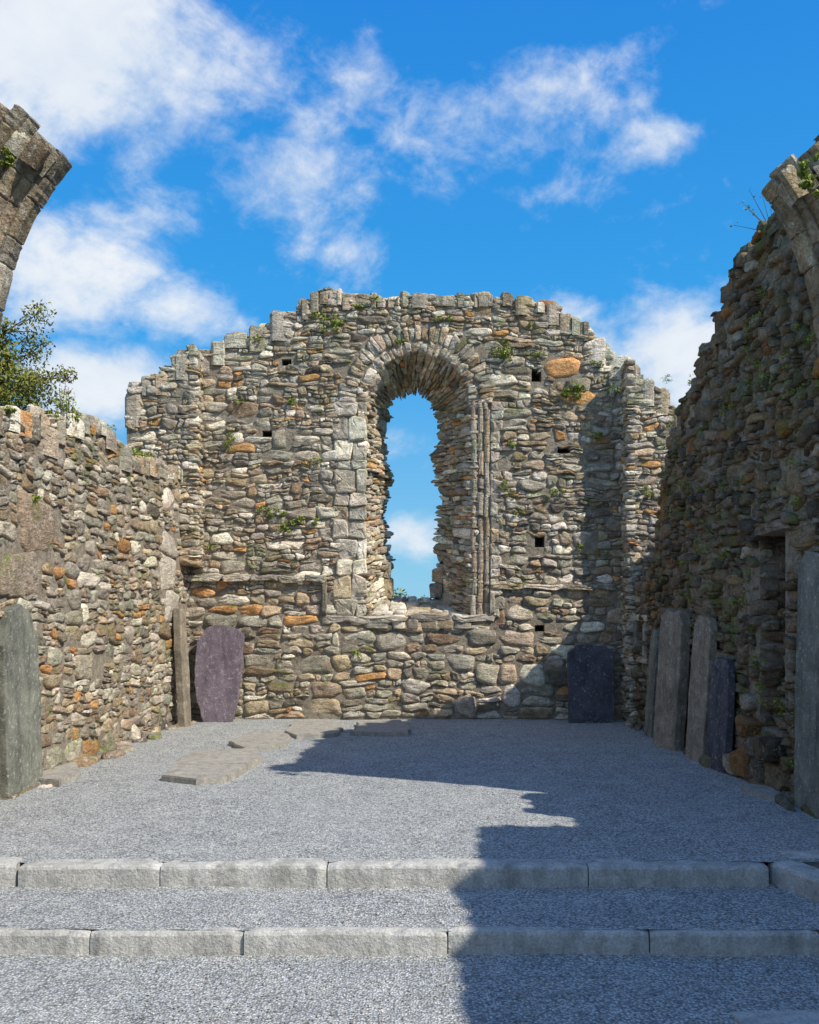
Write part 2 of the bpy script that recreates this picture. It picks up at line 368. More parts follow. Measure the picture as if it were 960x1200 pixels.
# ------------------------------------------------------------ SIDE WALLS
def xl(y): return -3.55-(14.1-np.asarray(y))*.040
def xr(y): return 3.29+(14.1-np.asarray(y))*.011
lw=empty('ruined_side_wall')
lp=prof([(7.1,3.5),(8.3,3.5),(9.0,3.55),(9.7,3.72),(10.3,3.86),(11.0,3.85),(11.45,3.64),(12.2,3.7),(13,3.75),(14.1,3.8)],.05,.19,5)
voxel('core',lambda x,y,z:z<lp(y)-.08,(-1.0,7.1,-.35),(0,14.1,4.2),(8,70,57),lw,shear=lambda V:np.column_stack([V[:,0]+xl(V[:,1]),V[:,1],V[:,2]]))
R=subdivide(7.1,14.12,0,4.2,lambda x,y:1.1 if y>.4 else 1.4,.102,.55)
big=[(8.62,9.38,2.24,2.76),(8.25,9.12,1.80,2.22),(12.75,13.35,1.95,2.45),(12.85,13.5,2.46,2.78),(13.0,13.6,1.5,1.93),(9.9,10.4,.9,1.2)]
def nobig(x,y,r,B): return not any(r[0]<b[1]-.05 and r[1]>b[0]+.05 and r[2]<b[3]-.03 and r[3]>b[2]+.03 for b in B)
R=filt(R,lambda x,y,r:y<lp(x)-.02 and nobig(x,y,r,big))
lm=lambda x,y,d,a,b:(xl(x)+d,x,y)
stones('face_stones',R,lm,M_stone,lw,ph=3.3,colgain=.92)
stones('large_blocks',big,lm,M_stone,lw,prot=(.02,.04),p=(.25,.42),jit=.08,warp=0,bev=.08,rough=.004,n=20,
       cols=[(.27,.21,.16),(.25,.21,.17),(.42,.39,.34),(.38,.35,.31),(.40,.37,.33),(.32,.29,.23)])
cap('top_stones',lp,7.1,14.1,-1.0,.04,lambda y,x,z:(xl(y)+x,y,z),M_stone,lw)
R=subdivide(7.3,13.9,0,.30,lambda x,y:1.7,.13,.4)
WF=W_G.copy(); WF[4]=0; WF/=WF.sum()
stones('footing_stones',R,lambda x,y,d,a,b:(xl(x)+y-.08+.07*np.sin(a*3.7)+.04*np.sin(a*11),x,d*1.0+.04*np.sin(a*9)),M_stone,lw,prot=(.0,.07),D=.15,warp=0,p=(.4,.75),jit=.15,rot=.3,W=WF,colgain=.85)
R=subdivide(7.1,15,0,4.2,lambda x,y:1.8,.12,.3); R=filt(R,lambda x,y,r:y<lp(x)-.02)
stones('outer_face_stones',R,lambda x,y,d,a,b:(xl(x)-1.0-d,x,y),M_stoneR,lw,ph=3.3)

rw=empty('ruined_side_wall')
rp=prof([(7.1,5.55),(8.5,5.42),(9.3,5.37),(9.9,5.15),(10.4,4.70),(11.0,4.45),(11.6,4.08),(12.0,3.85),(12.35,3.3),(12.55,2.9),(12.7,2.3),(14.1,1.9)],.07,.21,9)
rp2=prof([(7.1,5.55),(8.5,5.42),(9.3,5.37),(9.9,5.15),(10.4,4.70),(11.0,4.45),(11.6,4.1),(12.0,3.9),(12.35,3.5),(12.55,3.2),(13.3,2.9),(14.1,2.7)],.07,.21,9)
NY0,NY1,NZ0,NZ1=8.35,8.95,.55,2.42
AY0,AY1,AZ0,AZ1=13.2,13.6,1.05,1.5
def rcore(x,y,z):
    b=z<np.where(x<.45,rp(y),rp2(y))-.08
    b&=~((y>NY0-.02)&(y<NY1+.02)&(z>NZ0)&(z<NZ1)&(x<.5))
    b&=~((y>AY0)&(y<AY1)&(z>AZ0)&(z<AZ1)&(x<.4))
    return b
voxel('core',rcore,(0,7.1,-.35),(1.0,14.1,5.75),(10,140,122),rw,shear=lambda V:np.column_stack([V[:,0]+xr(V[:,1]),V[:,1],V[:,2]]))
rm=lambda x,y,d,a,b:(xr(x)-d,x,y)
R=subdivide(7.1,14.1,0,5.8,lambda x,y:1.0,.102,.55)
R=filt(R,lambda x,y,r:y<rp(x)-.02 and not(r[0]<NY1-.04 and r[1]>NY0+.04 and r[2]<NZ1-.03 and r[3]>NZ0+.03) and not(r[0]<AY1-.04 and r[1]>AY0+.04 and r[2]<AZ1-.03 and r[3]>AZ0+.03))
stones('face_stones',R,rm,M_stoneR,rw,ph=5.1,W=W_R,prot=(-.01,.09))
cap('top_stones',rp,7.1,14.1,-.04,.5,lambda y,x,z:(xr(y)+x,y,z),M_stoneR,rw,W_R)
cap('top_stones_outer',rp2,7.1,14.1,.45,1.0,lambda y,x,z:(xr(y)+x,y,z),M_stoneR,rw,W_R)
R=subdivide(0,.5,NZ0,NZ1,lambda x,y:1.2,.09,.35)
stones('niche_reveal',R,lambda x,y,d,a,b:(xr(NY1)+x,NY1+.03-d,y),M_stoneR,rw,W=W_R,warp=0,prot=(0,.10))
R=subdivide(NY0,NY1,NZ0,NZ1,lambda x,y:1.2,.09,.35)
stones('niche_back',R,lambda x,y,d,a,b:(xr(NY1)+.5-d,x,y),M_stoneR,rw,W=W_R,warp=0,prot=(0,.06))
stones('niche_lintel',[(NY0-.15,NY1+.2,NZ1-.02,NZ1+.1)],rm,M_stoneR,rw,prot=(.06,.08),W=W_D,warp=0,D=.5,p=(.15,.25),colgain=.9,smooth=False)
stones('niche_rubble',[(8.2,8.6,0,.28),(8.6,8.95,0,.25),(8.95,9.3,0,.3),(8.3,8.7,.28,.5),(8.7,9.1,.25,.45),(9.15,9.45,0,.22),(8.9,9.25,.45,.62)],rm,M_stoneR,rw,prot=(.08,.2),W=W_R,warp=0,D=.2,p=(.4,.6),jit=.1,rot=.12,colgain=1.0,smooth=False)
stones('aumbry_frame',[(AY0-.1,AY0,AZ0-.05,AZ1+.02),(AY1,AY1+.1,AZ0-.05,AZ1+.02),(AY0-.12,AY1+.12,AZ1+.02,AZ1+.12),(AY0-.12,AY1+.12,AZ0-.14,AZ0-.05)],rm,M_dress,rw,prot=(.05,.07),W=W_D,warp=0,p=(.15,.2),jit=.03,smooth=False)
R=subdivide(7.3,13.9,0,.24,lambda x,y:1.5,.13,.4)
stones('footing_stones',R,lambda x,y,d,a,b:(xr(x)-y+.03+.07*np.sin(a*3.7),x,d*1.0+.04*np.sin(a*9)),M_stoneR,rw,prot=(.0,.09),D=.15,warp=0,p=(.4,.75),jit=.15,rot=.3,W=W_R)
R=subdivide(7.1,15,0,5.8,lambda x,y:1.8,.12,.3); R=filt(R,lambda x,y,r:y<rp2(x)-.02)
stones('outer_face_stones',R,lambda x,y,d,a,b:(xr(x)+1.0+d,x,y),M_stoneR,rw,ph=3.3)

# ------------------------------------------------------------ ARCH STUBS
def arch(sgn,pts,ztop,name):
    e=empty(name); P=np.array(pts,float); seg=np.hypot(*np.diff(P,axis=0).T); U=np.concatenate([[0],np.cumsum(seg)]); L=U[-1]
    uu=np.linspace(0,L,60)
    PX=np.interp(uu,U,P[:,0]);PZ=np.interp(uu,U,P[:,1])
    ker=np.ones(9)/9
    def sm(A):
        B=np.concatenate([A[0]-(A[1:5]-A[0])[::-1],A,A[-1]+(A[-1]-A[-5:-1])[::-1]]); return np.convolve(B,ker,'valid')
    PX=sm(PX);PZ=sm(PZ); TX=np.gradient(PX);TZ=np.gradient(PZ);l=np.hypot(TX,TZ);TX/=l;TZ/=l
    NX,NZ=(TZ,-TX) if sgn>0 else (-TZ,TX)
    def at(u,v):
        x=np.interp(u,uu,PX);z=np.interp(u,uu,PZ);nx=np.interp(u,uu,NX);nz=np.interp(u,uu,NZ)
        ex=np.maximum(np.asarray(u)-L,0); tx=TX[-1]*ex; tz=TZ[-1]*ex
        return x+nx*v+tx,z+nz*v+tz,nx,nz
    YF,YB=6.86,7.25
    V=[];Q=[]
    us=np.linspace(0,L-.04,50)
    for u in us:
        for v,y in ((.03,7.14),(.14,7.05),(.28,6.98),(.56,6.92),(.56,YB),(.03,YB)):
            x,z,_,_=at(u,v); V.append((float(x),y,float(z)))
    m=6
    for i in range(len(us)-1):
        for k in range(m): Q.append((m*i+k,m*i+(k+1)%m,m*i+m+(k+1)%m,m*i+m+k))
    for b in (0,m*(len(us)-1)): Q+= [(b,b+1,b+2,b+5),(b+2,b+3,b+4,b+5)]
    mesh_arrays('core',V,Q,[],None,M_core,e)
    secs=[[(.03,7.27),(0,7.25),(0,7.16),(-.004,7.12),(.012,7.085),(.045,7.07),(.075,7.085),(.09,7.11)],
          [(.06,7.12),(.085,7.07),(.10,7.045),(.13,7.04),(.145,7.06),(.15,7.03),(.165,6.985),(.20,6.965),(.235,6.985),(.245,7.01)],
          [(.235,7.03),(.25,6.97),(.265,6.955),(.30,6.95),(.315,6.965),(.32,6.93),(.34,6.895),(.375,6.88),(.41,6.895),(.42,6.92)],
          [(.40,6.95),(.425,6.875),(.45,6.86),(.50,6.855),(.555,6.86),(.575,6.88),(.58,7.2)]]
    V=[];Q=[];C=[];rd=random.Random(11+sgn)
    for si,sec in enumerate(secs):
        u=0; n=len(sec)
        while u<L-.02:
            w=rd.uniform(.20,.38); last=u+w>L-.05
            if last: w=L-u+rd.uniform(-.04,.08)
            col=PAL[rd.choice([0,1,1,2,2,8])]*rd.uniform(.62,1.05); dv=rd.uniform(-.010,.008); dy=rd.uniform(-.008,.008)
            stn=[(0.001,.013),(.014,0)]+[(w*t,rd.uniform(-.003,.006)) for t in (.2,.35,.5,.65,.8)]+[(w-.014,0),(w-.001,.013)]
            b0=len(V)
            for du,sh in stn:
                for (v,y) in sec:
                    cv,cy=.32,7.15; l_=math.hypot(v-cv,y-cy); s2=sh+abs(rd.gauss(0,.004)); vv=v+(cv-v)/l_*s2+dv; yy=y+(cy-y)/l_*s2+dy
                    x,z,_,_=at(u+du,vv); V.append((float(x),yy,float(z))); C.append((*col,1))
            for i in range(len(stn)-1):
                for k in range(n-1): Q.append((b0+i*n+k,b0+i*n+k+1,b0+(i+1)*n+k+1,b0+(i+1)*n+k))
            u+=w
    mesh_arrays('moulded_voussoirs',V,Q,[],C,M_arch,e,False)
    R=subdivide(0.02,.56,0,.33,lambda x,y:1,.10,.4)
    stones('broken_end',R,lambda x,y,d,a_,b_:(at(L-.09+d,x)[0],6.93+y,at(L-.09+d,x)[1]),M_arch,e,prot=(0.0,.10),D=.15,warp=0,colgain=.9,p=(.4,.7),jit=.12,smooth=False)
    x0,x1=(3.62,5.6) if sgn>0 else (-5.6,-3.72)
    fp=prof([(-5.7,4.6),(-4.5,5.3),(-3.4,ztop),(3.4,ztop),(4.5,5.2),(5.7,4.9)],.06,.3,12)
    voxel('wall_core',lambda x,y,z:z<fp(x)-.1,(x0,YF+.03,-.4),(x1,YB,5.9),(20,4,60),e)
    R=subdivide(x0-.05,x1,-.3,5.9,lambda x,y:1.1,.11,.4); R=filt(R,lambda x,y,r:y<fp(x)-.03)
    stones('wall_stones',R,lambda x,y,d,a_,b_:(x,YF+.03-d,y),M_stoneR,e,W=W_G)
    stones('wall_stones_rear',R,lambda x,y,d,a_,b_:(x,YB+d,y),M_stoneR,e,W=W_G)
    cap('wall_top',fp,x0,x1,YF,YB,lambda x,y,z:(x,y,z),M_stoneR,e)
    a,b=(3.22,4.6) if sgn>0 else (-4.6,-3.36)
    voxel('pier_core',lambda x,y,z:z>-9,(a+.05,6.2,-.4),(b,6.95,2.65),(6,4,12),e)
    R=subdivide(a,b,-.3,2.7,lambda x,y:1.6,.14,.35); stones('pier_front',R,lambda x,y,d,a_,b_:(x,6.2-d,y),M_dress,e,W=W_D)
    R=subdivide(6.15,6.95,-.3,2.7,lambda x,y:1.6,.14,.35); xx=a if sgn>0 else b
    stones('pier_side',R,lambda x,y,d,a_,b_:(xx+sgn*(.05-d),x,y),M_dress,e,W=W_D)
    R=subdivide(a,b,6.15,6.95,lambda x,y:1.6,.14,.35); stones('pier_top',R,lambda x,y,d,a_,b_:(x,y,2.62+d),M_dress,e,W=W_D)
    return e
arch(1,[(3.24,-.05),(3.24,2.2),(3.24,3.0),(3.18,3.8),(2.98,4.62),(2.72,4.98)],5.25,'ruined_chancel_arch')
arch(-1,[(-3.40,-.05),(-3.40,2.3),(-3.38,3.3),(-3.29,4.06),(-3.10,4.72),(-2.74,5.20)],5.45,'ruined_chancel_arch')

# ------------------------------------------------------------ NAVE WALLS (beside the camera)
def nave(name,xi,sgn,pts,y0,y1):
    e=empty(name); f=prof(pts,.015,.4,int(abs(xi)*10))
    voxel('core',lambda x,y,z:z<f(y)-.05,(min(xi,xi+sgn),y0,-.5),(max(xi,xi+sgn),y1,5.6),(4,int((y1-y0)/.2),122),e)
    R=subdivide(y0,y1,-.3,5.6,lambda x,y:1.5,.13,.35); R=filt(R,lambda x,y,r:y<f(x)-.03)
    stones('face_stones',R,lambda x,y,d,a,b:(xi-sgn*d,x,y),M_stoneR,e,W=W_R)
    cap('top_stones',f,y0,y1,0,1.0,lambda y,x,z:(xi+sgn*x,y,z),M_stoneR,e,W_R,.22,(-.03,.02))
nave('nave_side_wall',4.55,1,[(-6,4.78),(2.0,4.80),(3.2,4.86),(4.65,4.76),(4.75,3.85),(6.8,3.85)],-6,6.8)
nave('nave_side_wall',-5.2,-1,[(-6,3.6),(6.6,3.9)],-6,6.8)

# ------------------------------------------------------------ GROUND
def sheet(name,x0,x1,y0,y1,z,mat,nx=2,ny=2,amp=0.0,seed=0):
    xs=np.linspace(x0,x1,nx+1);ys=np.linspace(y0,y1,ny+1); X,Y=np.meshgrid(xs,ys,indexing='ij')
    Z=z+amp*(np.sin(X*1.9+seed)*np.cos(Y*1.4+seed)+.5*np.sin(X*4.1+Y*3.3)+.3*np.sin(X*9-Y*7))
    V=np.stack([X,Y,Z],-1).reshape(-1,3); i=np.arange(nx)[:,None]*(ny+1)+np.arange(ny)[None]
    Q=np.stack([i,i+ny+1,i+ny+2,i+1],-1).reshape(-1,4)
    return mesh_arrays(name,V,Q,[],None,mat,None,True)
sheet('ground',-900,900,-900,900,-.40,M_grass)
sheet('gravel_floor',-3.95,3.6,6.1,14.15,0,M_gravel,60,70,.008)
sheet('gravel_floor',-5.3,4.7,5.2,6.15,-.14,M_gravel,80,10,.006,2)
sheet('gravel_floor',-5.3,4.7,-6.0,5.25,-.27,M_gravel,80,90,.006,3)

# ------------------------------------------------------------ KERBS
def kerbpiece(p0,p1,width,z0,z1,parent):
    p0=Vector((*p0,0));p1=Vector((*p1,0)); d=(p1-p0); L=d.length; d.normalize(); nrm=Vector((-d.y,d.x,0))
    nx=max(6,int(L/.06)); prof_=[(0,z0),(0,z0+(z1-z0)*.8),(.001,z1-.022),(.008,z1-.007),(.025,z1),(width*.5,z1+.003),(width-.02,z1-.002),(width,z1-.02),(width,z0)]
    V=[];Q=[];m=len(prof_); ph=random.uniform(0,6)
    for i in range(nx+1):
        t=i/nx*L
        e=.010 if i in (0,nx) else 0
        chip=.014 if random.random()<.09 else 0
        wob=.006*math.sin(t*5+ph)+.003*math.sin(t*17+ph)
        for k,(w,z) in enumerate(prof_):
            ww=w+(e if w<width/2 else -e)+(wob if w<.1 else 0)+random.gauss(0,.0015); zz=z-(e if z>z0+.01 else 0)+random.gauss(0,.0015)+.003*math.sin(t*3+ph)
            if chip and k in (3,4): zz-=chip; ww+=chip*.5
            V.append(p0+d*(t+(.004 if i==0 else -.004 if i==nx else 0))+nrm*ww+Vector((0,0,zz)))
    for i in range(nx):
        for k in range(m-1): Q.append((i*m+k,(i+1)*m+k,(i+1)*m+k+1,i*m+k+1))
    for b in (0,nx*m):
        for k in (0,1,2): Q.append((b+k,b+k+1,b+m-2-k,b+m-1-k))
    return mesh_arrays('kerb_stone',np.array([tuple(v) for v in V]),Q,[],None,M_kerb,parent,False)
def gx(px,d): return (px-CX)*d/F
up=empty('stone_step')
for a,b in ((20,187),(187,383),(383,690),(690,903)):
    kerbpiece((gx(a,6.0),6.0+random.uniform(-.01,.01)),(gx(b,6.0),6.0+random.uniform(-.01,.01)),.2,-.3,random.uniform(-.002,.006),up)
kerbpiece((2.33,6.14),(2.64,5.22),.22,-.3,-.002,up); kerbpiece((2.64,5.22),(3.3,4.6),.2,-.4,-.012,up)
kerbpiece((2.5,6.16),(3.6,6.2),.2,-.3,.012,up)
kerbpiece((-3.4,5.9),(-2.64,6.01),.22,-.3,.012,up)
lo=empty('stone_step')
xs=[-640,-330,-130,105,285,525,762,962,1100]
for a,b in zip(xs[:-1],xs[1:]): kerbpiece((gx(a,5.17),5.17+random.uniform(-.008,.008)),(gx(b,5.17),5.17+random.uniform(-.008,.008)),.10,-.45,-.138,lo)
# ------------------------------------------------------------ SLABS
def slab(name,outline,thick,M,mat,parent=None):
    bm=bmesh.new(); 
    pts=[];n=len(outline)
    for i in range(n):
        a=outline[i];b=outline[(i+1)%n]; k=max(1,int(math.hypot(b[0]-a[0],b[1]-a[1])/.10))
        for j in range(k):
            t=j/k; pts.append((a[0]+(b[0]-a[0])*t+random.gauss(0,.006),a[1]+(b[1]-a[1])*t+random.gauss(0,.006)))
    vs=[bm.verts.new((x,0,z)) for x,z in pts]; f=bm.faces.new(vs)
    r=bmesh.ops.extrude_face_region(bm,geom=[f]); bmesh.ops.translate(bm,verts=[v for v in r['geom'] if isinstance(v,bmesh.types.BMVert)],vec=(0,thick,0))
    bmesh.ops.recalc_face_normals(bm,faces=bm.faces)
    es=[e for e in bm.edges if len(e.link_faces)==2 and any(len(f.verts)>4 for f in e.link_faces)]
    bmesh.ops.bevel(bm,geom=es,offset=thick*.12,segments=2,affect='EDGES',profile=.6)
    me=bpy.data.meshes.new(name); bm.to_mesh(me); bm.free(); me.materials.append(mat)
    o=bpy.data.objects.new(name,me); o.matrix_world=M; return link(o,parent)
def T(x,y,z,rz=0,lean=0,roll_=0): return Matrix.Translation((x,y,z))@Matrix.Rotation(math.radians(rz),4,'Z')@Matrix.Rotation(math.radians(lean),4,'X')@Matrix.Rotation(math.radians(roll_),4,'Y')
slab('grave_slab',[(-.22,-.02),(.20,0),(.28,.3),(.34,.85),(.37,1.30),(.28,1.40),(.10,1.455),(-.05,1.47),(-.20,1.43),(-.34,1.22),(-.37,.9),(-.35,.4)],.09,T(-2.98,13.66,0,0,-7,-1),M_purple)
slab('grave_slab',[(-.33,-.02),(.33,-.02),(.35,.5),(.35,1.05),(.22,1.16),(-.2,1.17),(-.35,1.04),(-.34,.5)],.09,T(2.60,13.66,0,0,-6,0),M_slate)
slab('grave_slab',[(-.36,-.05),(.34,-.05),(.37,.8),(.33,1.35),(.2,1.60),(0,1.68),(-.22,1.60),(-.36,1.3),(-.38,.7)],.09,T(float(xl(8.5))+.14,8.5,.06,89,-2),M_schist)
slab('grave_slab',[(-.10,-.05),(.11,-.05),(.12,1.0),(.1,1.68),(-.08,1.72),(-.11,.9)],.12,T(float(xl(13.2))+.26,13.25,0,78,-3),M_brownslab)
def rs(y,h,w,mat,off=.38,lean=-6,th=.09,rz=-90,rag=0):
    o=[(-w/2,-.05),(w/2,-.05),(w/2+.02,h*.5),(w/2-.01,h*.9),(w/3,h*.985),(0,h*(1.0-rag)),(-w/4,h*1.01),(-w/2,h*.93),(-w/2-.02,h*.45)]
    slab('grave_slab',o,th,T(float(xr(y))-off,y,0,rz,lean),mat)
rs(12.2,1.42,.34,M_schist,.26,-4)
rs(11.15,1.70,.50,M_brownslab,.34,-4,.14,-76,.03)
rs(10.22,1.62,.46,M_brownslab,.26,-4,.09,-84)
rs(9.62,1.18,.42,M_slate,.22,-3,.08,-84)
rs(7.55,2.17,.55,M_schist,.15,-1,.08,-90)
def flat2(pxs,h=.05,mat=M_flat):
    pts=[]
    for x,y in pxs:
        d=F*(EYE-h)/(y-HY); pts.append(((x-CX)*d/F,d))
    q=[];n=len(pts)
    for i in range(n):
        a=pts[i];b=pts[(i+1)%n]; k=max(1,int(math.hypot(b[0]-a[0],b[1]-a[1])/.15))
        for j in range(k):
            t=j/k; q.append((a[0]+(b[0]-a[0])*t+random.gauss(0,.015),a[1]+(b[1]-a[1])*t+random.gauss(0,.015)))
    bm=bmesh.new(); vs=[bm.verts.new((x,y,-.04)) for x,y in q]; f=bm.faces.new(vs)
    r=bmesh.ops.extrude_face_region(bm,geom=[f]); bmesh.ops.translate(bm,verts=[v for v in r['geom'] if isinstance(v,bmesh.types.BMVert)],vec=(0,0,h+.04))
    bmesh.ops.recalc_face_normals(bm,faces=bm.faces)
    bmesh.ops.bevel(bm,geom=[e for e in bm.edges if any(len(f.verts)>4 for f in e.link_faces)],offset=.010,segments=2,affect='EDGES')
    me=bpy.data.meshes.new('floor_slab'); bm.to_mesh(me); bm.free(); me.materials.append(mat); link(bpy.data.objects.new('floor_slab',me))
flat2([(190,908),(215,884),(240,878),(300,877),(310,886),(262,910),(230,913)],.07)
flat2([(270,868),(285,860),(325,854),(343,862),(335,872),(285,876)],.05)
flat2([(333,856),(345,845),(385,842),(403,850),(395,859),(350,862)],.05,M_flat)
flat2([(415,857),(420,844),(470,843),(481,852),(478,859)],.06)
flat2([(868,916),(905,922),(930,935),(900,932),(875,924)],.05)
flat2([(40,912),(60,898),(88,892),(95,903),(65,914)],.07)
bm=bmesh.new(); bmesh.ops.create_cube(bm,size=1); bmesh.ops.scale(bm,vec=(1.5,.5,.12),verts=bm.verts); bmesh.ops.bevel(bm,geom=list(bm.edges),offset=.015,segments=2,affect='EDGES')
me=bpy.data.meshes.new('floor_slab'); bm.to_mesh(me); bm.free(); me.materials.append(M_kerb); o=link(bpy.data.objects.new('floor_slab',me)); o.location=(2.25,4.20,-.31); o.rotation_euler=(0,0,.05)

# ------------------------------------------------------------ loose pebbles
K=15000
px=RNG.uniform(-3.4,3.3,K); py=4.2+(RNG.random(K)**1.6)*9.5
pz=np.where(py>6.1,0.0,np.where(py>5.25,-.14,-.27)); sz=RNG.uniform(.003,.0085,K)
oct_=np.array([[1,0,0],[0,1,0],[-1,0,0],[0,-1,0],[0,0,.8],[0,0,-.6]],float)
V=oct_[None]*(sz[:,None,None])*RNG.uniform(.7,1.3,(K,6,3))+np.stack([px,py,pz+.004],-1)[:,None,:]
ft=np.array([[0,1,4],[1,2,4],[2,3,4],[3,0,4],[1,0,5],[2,1,5],[3,2,5],[0,3,5]]); tr=(np.arange(K)*6)[:,None,None]+ft[None]
g=RNG.uniform(.18,.5,(K,1,1)); C=np.ones((K,6,4)); C[:,:,:3]=g*np.array([1,1,1.02])
mesh_arrays('loose_pebbles',V.reshape(-1,3),[],tr.reshape(-1,3),C.reshape(-1,4),M_dress)

# ------------------------------------------------------------ plants
def leaves(name,centres,radii,n,size,mat,parent=None,flatz=.7,thin=.45):
    centres=np.array(centres,float);radii=np.array(radii,float); k=RNG.integers(0,len(centres),n)
    d=RNG.normal(0,1,(n,3)); d/=np.linalg.norm(d,axis=1)[:,None]; r=RNG.random(n)**.5
    p=centres[k]+d*(radii[k]*r)[:,None]*np.array([1,1,flatz])
    a=RNG.normal(0,1,(n,3)); a/=np.linalg.norm(a,axis=1)[:,None]; b=np.cross(a,RNG.normal(0,1,(n,3))); b/=np.linalg.norm(b,axis=1)[:,None]
    s=size*RNG.uniform(.6,1.3,(n,1))
    V=np.stack([p-a*s,p+b*s*thin,p+a*s,p-b*s*thin],1).reshape(-1,3)
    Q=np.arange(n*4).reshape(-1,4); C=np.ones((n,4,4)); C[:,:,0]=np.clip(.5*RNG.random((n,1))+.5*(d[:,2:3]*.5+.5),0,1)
    return mesh_arrays(name,V,Q,[],C.reshape(-1,4),mat,parent)
def wallplant(px,py,w,h,depth=GY-.08,n=90):
    x=(px-CX)*depth/F; z=EYE+(HY-py)*depth/F; s=depth/F
    cs=[(x+random.uniform(-.5,.5)*w*s,depth+random.uniform(-.02,.04),z+random.uniform(-.5,.5)*h*s) for _ in range(8)]
    leaves('wall_fern',cs,[min(w,h)*s*.35]*8,n,.022,M_fern)
for a in ((390,380,26,20,360),(375,368,14,8,100),(588,413,24,24,420),(668,460,38,12,420),(680,455,14,8,90),(318,598,30,12,280),(350,612,48,11,360),(335,620,20,8,120),(590,565,10,14,90),(632,415,12,6,50),(700,425,12,6,70),(600,520,14,8,100),(270,520,10,22,140),(655,575,18,8,120),(230,445,12,10,60),(440,350,14,6,60),(345,470,14,8,100),(420,360,20,6,90),(520,372,20,6,80),(700,510,14,7,100),(280,470,12,6,50),(420,770,10,16,70),(720,455,16,8,90),(470,400,16,6,60),(620,380,14,6,60),(250,640,14,6,50),(760,575,14,9,70),(300,395,16,6,60),(370,540,12,6,60),(680,640,14,6,60),(610,600,10,6,50)):
    wallplant(a[0],a[1],a[2],a[3],n=a[4],depth=GY-.07 if a[0]<720 else 13.64)
wallplant(537,548,10,36,depth=GY+.35,n=220)
for px_,py_,dep,w,h,n in ((40,582,8.9,22,10,130),(8,186,7.0,14,18,180),(948,205,6.85,20,46,360),(85,490,9.9,18,12,80),(60,486,9.5,24,8,80),(10,480,8.4,30,8,80)):
    wallplant(px_,py_,w,h,depth=dep-.05,n=n)
for _ in range(80):
    y=random.uniform(7.6,12.2); z=random.uniform(.3,4.8)
    leaves('wall_moss',[(float(xr(y))-.05,y+random.uniform(-.12,.12),z+random.uniform(-.06,.06)) for _ in range(4)],[.05]*4,70,.014,M_fern)
for _ in range(24):
    y=random.uniform(8.6,12.9); z=float(lp(y))+.06
    leaves('wall_top_plants',[(float(xl(y))-random.uniform(0,.6),y,z)],[.08],50,.022,M_fern)
def tube(V,Q,C,pts,r0,r1,n=6):
    base=len(V); m=len(pts)
    for i,p in enumerate(pts):
        t=(Vector(pts[min(i+1,m-1)])-Vector(pts[max(i-1,0)])).normalized(); a=t.orthogonal().normalized(); b=t.cross(a); r=r0+(r1-r0)*i/(m-1)
        for k in range(n):
            q=Vector(p)+a*r*math.cos(2*math.pi*k/n)+b*r*math.sin(2*math.pi*k/n); V.append(tuple(q)); C.append((.5,.5,.5,1))
    for i in range(m-1):
        for k in range(n): Q.append((base+i*n+k,base+i*n+(k+1)%n,base+(i+1)*n+(k+1)%n,base+(i+1)*n+k))
def tree(name,x,y,z0,h,rad,nl,leafs,seed,cr0=.45):
    e=empty(name); rd=random.Random(seed); V=[];Q=[];C=[]
    top=Vector((x+.2,y,z0+h*.93)); tr=[(x,y,z0),(x+.08,y,z0+h*.25),(x-.05,y+.05,z0+h*.5),(x+.1,y,z0+h*.75),tuple(top)]
    tube(V,Q,C,tr,h*.018,h*.003,8)
    cs=[];rs_=[]
    for i in range(54):
        f=rd.uniform(cr0,.97); zb=z0+h*f; a=rd.uniform(0,6.28); L=rad*(1-abs(f-.6)*1.3)*rd.uniform(.5,1.1)
        p0=Vector((x,y,zb)); p2=p0+Vector((math.cos(a)*L,math.sin(a)*L,L*rd.uniform(.2,.75))); p1=(p0+p2)/2+Vector((0,0,.1*L))
        tube(V,Q,C,[tuple(p0),tuple(p1),tuple(p2)],h*.004,h*.001,5)
        for t in (.4,.6,.8,1.0):
            q=p0.lerp(p2,t)+Vector((rd.gauss(0,.2),rd.gauss(0,.2),rd.gauss(0,.15)))*rad*.35
            tube(V,Q,C,[tuple(p0.lerp(p2,t*.8)),tuple(q)],h*.0018,h*.0006,4)
            cs.append(tuple(q)); rs_.append(rad*rd.uniform(.12,.24))
    mesh_arrays('trunk_and_limbs',V,Q,[],C,M_bark,e)
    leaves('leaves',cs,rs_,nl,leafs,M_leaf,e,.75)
tree('tree',-9.75,20.5,-.4,8.7,2.1,46000,.045,3,.35)
tree('tree',-12.5,23,-.4,9.5,3.0,20000,.07,5,.3)
V=[];Q=[];C=[];fx=gx(72,9.6); fz=EYE+(HY-486)*9.6/F
cs=[]
for i in range(5):
    a=(fx+random.uniform(-.1,.1),9.6+random.uniform(-.1,.1),fz-.05); b=(a[0]+random.uniform(-.06,.06),a[1],fz+random.uniform(.2,.38)); tube(V,Q,C,[a,b],.004,.002,4); cs.append(b)
e=empty('willowherb_plant'); mesh_arrays('stems',V,Q,[],C,M_bark,e); leaves('flowers',cs,[.05]*5,60,.010,M_pink,e); leaves('foliage',[(c[0],c[1],c[2]-.16) for c in cs],[.1]*5,120,.02,M_fern,e)
V=[];Q=[];C=[];cs=[]
bx,by,bz=float(xr(8.9))+.1,8.9,5.35
for i in range(12):
    b=(bx+random.uniform(-.30,.1),by+random.uniform(-.2,.2),bz+random.uniform(.15,.42)); tube(V,Q,C,[(bx,by,bz),b],.005,.0015,4); cs.append(b)
